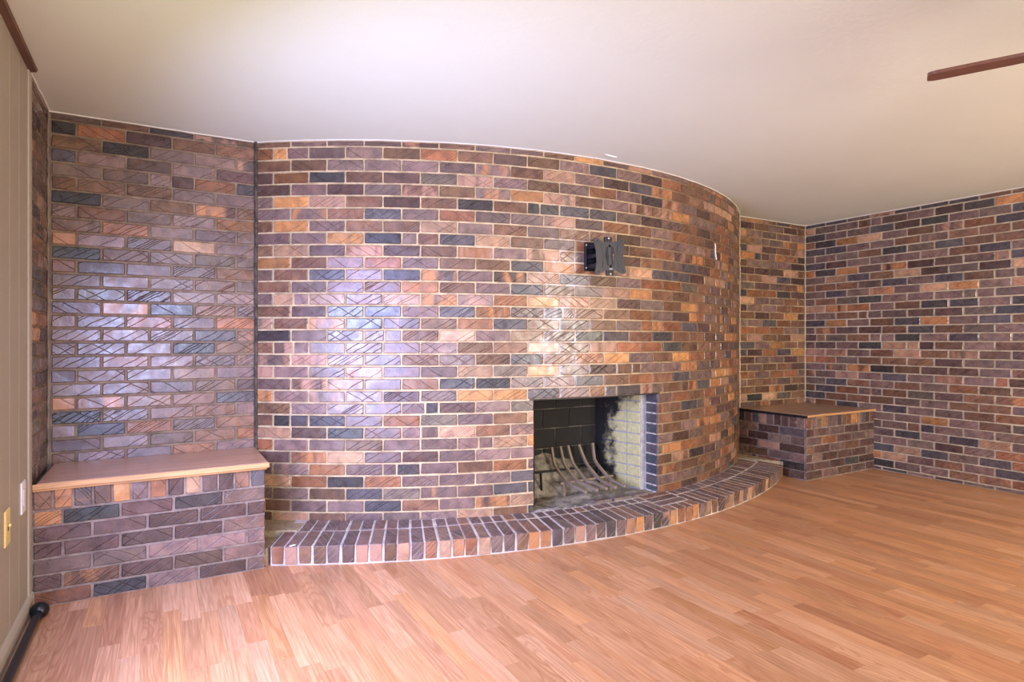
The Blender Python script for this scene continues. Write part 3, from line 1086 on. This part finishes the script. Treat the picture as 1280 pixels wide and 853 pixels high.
# cement fillets in the corners at both ends
cf = MB()
cf.prism([(BENCH_X1_L + .001, 3.31), h_pt(HT0 - .004, HR - .02), h_pt(HT0 - .003, HR - .19), h_pt(HT0 + .2 * HP, HR - .21), (.478, 3.785), (BENCH_X1_L + .001, 3.785)], 0, .090)
cf.prism([h_pt(HT0 - .004, HR - .205), h_pt(HT0 + HP, HR - .205), h_pt(HT0 + 1.0 * HP, wall_rad(HT0 + HP) - .01), (.48, 3.785), (BENCH_X1_L + .001, 3.785), (BENCH_X1_L + .001, 3.52)], .05, .1215)
o = cf.build('cement_fillet', M_CONC, he)
cf = MB()
cf.prism([(4.586, 3.32), (4.586, 3.80), (4.50, 3.74), (4.44, 3.66)], 0, .122)
cf.build('cement_fillet', M_CONC, he)
tag(MB().cbox(-.016, .016, -.009, .009, 0, .0025, .0008, Matrix.Translation((*h_pt(HT0 + 1.55 * HP, HR - .012), hz(0, HR) + .003)) @ Matrix.Rotation(.5, 4, 'Z')).build('paint_chip', M_CHIP),
    'small white paint chip lying on the hearth edge near the long bench', 'paint chip')

# ------------------------------------------------------------------ fireplace
fpz = empty('fireplace', ((OX0 + OX1) / 2, 3.3, 0))
tag(fpz, 'open brick firebox blackened with soot in the curved wall', 'fireplace')
YF, YK = 3.178, 3.58
PL = [(OX0, 3.125), (OX0, YF), (2.00, YF), (2.07, YK), (2.785, YK), (2.862, YF), (OX1, YF), (OX1, 3.075)]
def sheet(pts, z0, z1, shift=0.0):
    m = MB()
    for a, b in zip(pts[:-1], pts[1:]):
        m.add([(*a, z0), (*b, z0), (*b, z1), (*a, z1)], [(0, 1, 2, 3)])
    return m
sheet(PL[:5], .05, 1.02).add([(*p, 1.02) for p in PL], [tuple(range(8))]).build('firebox_shell', M_SOOT, fpz)
sheet(PL[5:7], .05, .95).build('mortar_return', mortar_material('pale_blue_mortar', lin(150, 146, 146), lin(186, 182, 180), 30), fpz)
sheet(PL[4:6], .05, .98).build('side_mortar', M_FIREM, fpz)
sheet(PL[6:], .05, .90).build('jamb_mortar', M_MORTAR_H, fpz)
# splayed side wall of fire bricks
a, b = Vector((2.785, YK, 0)), Vector((2.862, YF, 0))
tv = (b - a).normalized(); nv = Vector((-tv.y, tv.x, 0)) * -1     # tv x yin = up
yin = Vector((-tv.y, tv.x, 0)); yin = yin if tv.cross(yin).z > 0 else -yin
SL = (b - a).length
rgF = random.Random(9)
FIREPAL = (206, 192, 138)
for k in range(9):
    zc = .135 + k * .0748 + .037
    for s0, s1 in ((.0, .075), (.075, SL - .118), (SL - .118, SL)):
        L = s1 - s0 - .007
        p = a + tv * ((s0 + s1) / 2)
        fam = fam_for(L)
        M = basis((p.x, p.y, zc), tv, yin, UP) @ Matrix.Translation((0, -.0035, 0)) @ Matrix.Diagonal((L / FAM[fam], .5, (.0748 - .009) / BT, 1))
        link('fire_brick', brick_mesh(fam, .045, rgF.randrange(VARIANTS), M_FIRE), None, fpz, M)
# back wall: large sooty slabs
M_SOOTB = plain('sooty_fire_brick', lin(31, 28, 26), .85, noise_amt=.35, nscale=20, bump=.4)
sheet([(2.07, YK - .001), (2.785, YK - .001)], .05, 1.0).build('back_mortar', mortar_material('ashy_mortar', lin(44, 40, 37), lin(120, 112, 100), 9), fpz)
for k in range(6):
    zc = .12 + k * .138 + .069
    xs = [2.07, 2.20, 2.425, 2.65, 2.785] if k % 2 == 0 else [2.07, 2.315, 2.54, 2.785]
    for x0, x1 in zip(xs[:-1], xs[1:]):
        M = basis(((x0 + x1) / 2, YK - .008, zc), (1, 0, 0), (0, 1, 0), UP) @ Matrix.Diagonal(((x1 - x0 - .007) / BL, .5, .131 / BT, 1))
        link('fire_brick', brick_mesh('full', .045, rgF.randrange(VARIANTS), M_SOOTB), None, fpz, M)
# right jamb: dark bricks seen end on
for k in range(1, 12):
    lo, hi = max(Z0 + k * COURSE, .125), Z0 + (k + 1) * COURSE
    if hi > OZ1 + .01: break
    yy0, yy1 = arc_pt(th_at_x(OX1), AR)[1] + .006, YF - .004
    M = basis((OX1 - .003, (yy0 + yy1) / 2, (lo + hi) / 2), (0, -1, 0), (1, 0, 0), UP) @ Matrix.Diagonal(((yy1 - yy0) / FAM['half'], .5, (hi - lo - JT) / BT, 1))
    o = link('jamb_brick', brick_mesh('half', .045, rgF.randrange(VARIANTS), M_BRICK), None, fpz, M)
    o.color = (*lin(84 + rgF.uniform(-8, 8), 82, 88 + rgF.uniform(-4, 4)), 0)
# steel lintel under the course above the opening
lt = MB()
n = 16
ta, tb = th_at_x(OX0 - .03), th_at_x(OX1 + .02)
for i in range(n):
    t0, t1 = ta + (tb - ta) * i / n, ta + (tb - ta) * (i + 1) / n
    vs = [(*arc_pt(t, R), z) for t in (t0, t1) for R in (AR - .001, AR - .10) for z in (OZ1 - .004, OZ1 + .004)]
    lt.add(vs, [(0, 4, 5, 1), (2, 3, 7, 6), (0, 2, 6, 4), (1, 5, 7, 3)])
lt.build('lintel', M_STEEL, fpz)
# throat plate that closes the space behind the lintel
tp = MB()
for i in range(n):
    t0, t1 = ta + (tb - ta) * i / n, ta + (tb - ta) * (i + 1) / n
    tp.add([(*arc_pt(t0, AR - .062), OZ1), (*arc_pt(t1, AR - .062), OZ1), (*arc_pt(t1, AR - .062), 1.05), (*arc_pt(t0, AR - .062), 1.05)], [(0, 1, 2, 3)])
tp.build('throat_plate', M_SOOT, fpz)

# ash bed
def ash_bed():
    rg = random.Random(2)
    nx, ny = 60, 36
    from mathutils import noise as mn
    vs, fs = [], []
    for j in range(ny + 1):
        for i in range(nx + 1):
            v = j / ny
            x = 1.945 + (2.915 - 1.945) * i / nx
            yf = 6.27 - math.sqrt(AR ** 2 - (x - AC[0]) ** 2) + .004
            y = yf + (YK + .01 - yf) * v
            back = max(0, (v - .55) / .45)
            z = .122 + .016 * mn.noise((x * 9, y * 9, 0)) * min(1, v * 5) + .006 * mn.noise((x * 40, y * 40, 3)) + back ** 1.3 * (.245 - .19 * max(0, (x - 2.38) / .4) + .06 * mn.noise((x * 7, 1.3, 2)))
            vs.append((x, y, z))
    for j in range(ny):
        for i in range(nx):
            a = j * (nx + 1) + i
            fs.append((a, a + 1, a + nx + 2, a + nx + 1))
    return mesh('ash', vs, fs, True)
tag(link('ash', ash_bed(), M_ASH), 'pale grey ash heaped in the firebox', 'ash', kind='stuff')

# threshold bricks between hearth and ash
for i, (xx, ww) in enumerate(((2.44, .13), (2.60, .14), (2.76, .12))):
    th = th_at_x(xx)
    x, y = arc_pt(th, AR - .03)
    M = basis((x, y, .139), (math.cos(th), math.sin(th), 0), (0, 0, -1), (-math.sin(th), math.cos(th), 0)) @ Matrix.Rotation(rgF.uniform(-.06, .06), 4, 'Y') @ Matrix.Diagonal((ww / FAM['three_quarter'], .5, .8, 1))
    o = link('threshold_brick', brick_mesh('three_quarter', .045, i, M_BRICK_H), None, fpz, M)
    o.color = (*lin(120, 104, 96), 0)

# iron grate
gr = empty('fire_grate', (2.48, 3.3, .13))
tag(gr, 'rusty iron fire grate of curved bars standing in ash', 'fire grate')
def gbar(x, dx=0.0, lean=0.0, k=1.0, mat=M_IRON):
    P = [(x + lean, 3.513, .412 * k), (x + lean * .4, 3.488, .345), (x, 3.470, .305), (x, 3.44, .276), (x, 3.34, .219), (x, 3.30, .205), (x + dx, 3.25, .199), (x + dx, 3.118, .187)]
    MB().tube(P, .0115, 4, smooth=False).build('grate_bar', mat, gr)
for x, dx, le in ((2.345, .006, .006), (2.425, .016, -.002), (2.497, .022, -.010), (2.605, -.012, -.022), (2.69, -.020, .016)):
    gbar(x, dx, le)
MB().tube([(2.16, 3.44, .268), (2.72, 3.44, .262)], .0085, 4, smooth=False).build('cross_rod', M_IRON_D, gr)
MB().tube([(2.30, 3.33, .205), (2.74, 3.33, .207)], .0085, 4, smooth=False).build('cross_rod', M_IRON, gr)
for x, y, mat in ((2.325, 3.33, M_IRON), (2.715, 3.33, M_IRON), (2.20, 3.42, M_IRON_D), (2.70, 3.44, M_IRON_D)):
    zt = .205 if y < 3.4 else .266
    MB().tube([(x, y, zt), (x + .002, y - .008, .16), (x - .004, y - .012, .118)], .009, 5, smooth=False).build('leg', mat, gr)

# ------------------------------------------------------------------ television bracket
mt = empty('tv_wall_mount', (2.33, 3.02, 1.585))
tag(mt, 'black metal television bracket with splayed plate on the curved brick wall', 'tv mount')
wy = 3.045
o = MB().cbox(2.285, 2.375, wy - .012, wy + .008, 1.585, 1.765, .002).build('wall_plate', M_MOUNT_D, mt)
for z in (1.604, 1.746):
    MB().lathe([(0, .003), (.005, .003), (.006, 0), (.006, -.004)], Matrix.Translation((2.290, wy - .0125, z)) @ Matrix.Rotation(math.pi / 2, 4, 'X'), 8).build('screw', M_SCREW, mt)
for z in (1.612, 1.672, 1.732):
    MB().cbox(2.295, 2.40, 2.945, wy - .008, z - .013, z + .013, .003).build('arm', M_MOUNT_D, mt)
PR = Matrix.Translation((2.389, 2.925, 1.671)) @ Matrix.Rotation(math.radians(-4), 4, 'Y')     # plate frame: x right, y into wall, z up
# centre bracket with tabs showing above and below
MB().cbox(-.028, .028, .004, .02, -.118, .118, .003, PR).build('centre_bracket', M_MOUNT_D, mt)
MB().cbox(-.010, .010, .000, .012, -.07, .07, .002, PR).build('tilt_pivot', M_MOUNT, mt)
for z in (-.109, .109):
    MB().lathe([(0, .003), (.006, .003), (.007, 0), (.007, -.004)], PR @ Matrix.Translation((0, .003, z)) @ Matrix.Rotation(math.pi / 2, 4, 'X'), 8).build('screw', M_SCREW, mt)
def face_plate():
    quarter = [(.091, 0.0), (.092, .035), (.097, .072), (.106, .104), (.101, .118), (.086, .124), (.070, .117), (.054, .103), (.034, .097)]
    outer = quarter + [(-x, z) for x, z in quarter[::-1]]
    outer = outer + [(x, -z) for x, z in outer[::-1]]
    uniq = []
    for p in outer:
        if not uniq or (abs(p[0] - uniq[-1][0]) + abs(p[1] - uniq[-1][1])) > 1e-6: uniq.append(p)
    if abs(uniq[0][0] - uniq[-1][0]) + abs(uniq[0][1] - uniq[-1][1]) < 1e-6: uniq.pop()
    def arcslot(cx_, w):
        return [(cx_ - w, -.052), (cx_ + w, -.052), (cx_ + w * .6, 0), (cx_ + w, .052), (cx_ - w, .052), (cx_ - w * 1.4, 0)]
    holes = [[(-.024, -.062), (.024, -.062), (.030, 0), (.024, .062), (-.024, .062), (-.030, 0)]]
    bm = bmesh.new()
    loops = []
    for poly in [uniq] + holes:
        vs = [bm.verts.new((x, 0, z)) for x, z in poly]
        for i in range(len(vs)): bm.edges.new((vs[i], vs[(i + 1) % len(vs)]))
    bmesh.ops.triangle_fill(bm, use_beauty=True, use_dissolve=False, edges=bm.edges[:])
    # drop faces that fill the hole
    bad = [f for f in bm.faces if abs(f.calc_center_median().x) < .0235 and abs(f.calc_center_median().z) < .061]
    bmesh.ops.delete(bm, geom=bad, context='FACES_ONLY')
    r = bmesh.ops.extrude_face_region(bm, geom=bm.faces[:])
    for v in [g for g in r['geom'] if isinstance(g, bmesh.types.BMVert)]: v.co.y += .004
    bmesh.ops.recalc_face_normals(bm, faces=bm.faces[:])
    bm.transform(PR @ Matrix.Diagonal((1.16, 1, .90, 1)))
    me = bpy.data.meshes.new('face_plate'); bm.to_mesh(me); bm.free()
    return me
fpl = link('face_plate', face_plate(), M_MOUNT, mt)
for sx in (-1, 1):
    pts = [PR @ Vector((sx * (.052 + .016 * (z / .07) ** 2), -.0015, z)) for z in np.linspace(-.07, .07, 9)]
    o = MB().tube(pts, .0022, 6).build('pressed_rib', M_MOUNT, mt)
    for zz in (-.092, .092):
        MB().lathe([(.0, .001), (.004, .001), (.0045, -.001)], PR @ Matrix.Translation((sx * .095, -.0005, zz)) @ Matrix.Rotation(math.pi / 2, 4, 'X'), 8).build('bolt_hole', M_MOUNT_D, mt)
MB().cbox(-.012, .014, -.0015, .0005, -.083, -.075, .0004, PR).build('maker_plate', plain('dull_label', lin(150, 150, 156), .5), mt)

# ------------------------------------------------------------------ wall plates, curtain rod
def plate_base(name, y, z, w, h, mat, label, cat):
    e = empty(name, (XL, y, z - h / 2))
    tag(e, label, cat, 'cover plates on the panelling')
    MB().cbox(XL, XL + .007, y - w / 2, y + w / 2, z - h / 2, z + h / 2, .003).build('cover', mat, e)
    return e
e = plate_base('outlet_plate', 3.085, .525, .082, .128, M_WHITE, 'white wall plate with a rectangular insert on the panelling nearer the bench', 'outlet')
MB().cbox(XL + .006, XL + .010, 3.085 - .017, 3.085 + .017, .525 - .034, .525 + .034, .002).build('insert', plain('white_insert', lin(212, 206, 206), .3), e)
e = plate_base('switch_plate', 2.79, .482, .080, .130, M_IVORY, 'yellowed ivory wall plate with a small toggle on the panelling', 'switch')
MB().cbox(XL + .006, XL + .0085, 2.79 - .006, 2.79 + .006, .482 - .013, .482 + .013, .001).build('toggle_slot', plain('slot_dark', lin(70, 52, 34), .6), e)
MB().cbox(XL + .006, XL + .016, 2.79 - .004, 2.79 + .004, .484, .494, .002).build('toggle', M_IVORY, e)

rd = empty('curtain_rod', (-.436, 2.7, 0))
tag(rd, 'black curtain rod with ball end lying along the baseboard', 'curtain rod')
MB().tube([(-.434, 3.115, .030), (-.4425, 1.9, .017)], .0145, 14).build('rod', M_BLACK, rd)
fin = MB()
fin.lathe([(.034 * math.sin(math.pi * i / 14), -.034 * math.cos(math.pi * i / 14)) for i in range(15)], Matrix.Translation((-.4315, 3.158, .0345)), 20)
fo = fin.build('ball_finial', M_BLACK, rd)
c2 = MB().tube([(-.434, 3.10, .031), (-.4335, 3.118, .031), (-.433, 3.13, .032)], .019, 14, r2=.015).build('collar', M_BLACK, fo)
c2.matrix_basis = Matrix.Identity(4)

# ------------------------------------------------------------------ ceiling fan
FX, FY, FZ = 2.455, .50, 2.020
fan = empty('ceiling_fan', (FX, FY, H))
tag(fan, 'ceiling fan with dark reddish wood blades hanging below the plaster', 'ceiling fan')
M_BRZ = plain('fan_bronze', lin(72, 52, 42), .4, .5)
T0 = Matrix.Translation((FX, FY, 0))
MB().lathe([(0, H), (.07, H), (.066, H - .035), (.02, H - .05), (.014, H - .05), (.014, FZ + .12), (.05, FZ + .11)], T0).build('downrod', M_BRZ, fan)
MB().lathe([(.05, FZ + .11), (.11, FZ + .09), (.125, FZ + .04), (.115, FZ - .02), (.07, FZ - .045), (0, FZ - .045)], T0).build('motor_housing', M_BRZ, fan)
M_BOWL = NT('frosted_bowl'); M_BOWL.b.inputs['Base Color'].default_value = (1, .9, .75, 1); M_BOWL.b.inputs['Roughness'].default_value = .5
MB().lathe([(.10, FZ - .055), (.098, FZ - .075), (.08, FZ - .105), (.045, FZ - .125), (0, FZ - .132)], T0).build('light_bowl', M_BOWL.m, fan)
ang0 = math.atan2(1.045 - FY, 2.19 - FX)
def blade_mesh():
    r = .03
    tip = [(.610 - r + r * math.sin(a), sg * (.066 - r) + sg * r * math.cos(a)) for sg, aa in ((-1, range(0, 7)), (1, range(6, -1, -1))) for a in [math.pi / 2 * q / 6 for q in aa]]
    pts = [(.19, -.05), (.40, -.064)] + tip + [(.40, .064), (.19, .05)]
    return MB().prism(pts, -.005, .005)
for k in range(5):
    a = ang0 + k * 2 * math.pi / 5
    # blade pitched about its own long axis
    M = Matrix.Translation((FX, FY, FZ)) @ Matrix.Rotation(a, 4, 'Z') @ Matrix.Rotation(math.radians(-10), 4, 'X')
    b = blade_mesh(); b.v = [tuple(M @ Vector(v)) for v in b.v]
    bo = b.build('blade', M_BLADE, fan)
    ir = MB(); ir.cbox(.10, .25, -.022, .022, -.013, -.0055, .002, M)
    ob = ir.build('blade_iron', M_BRZ, bo)
    ob.matrix_basis = Matrix.Identity(4)
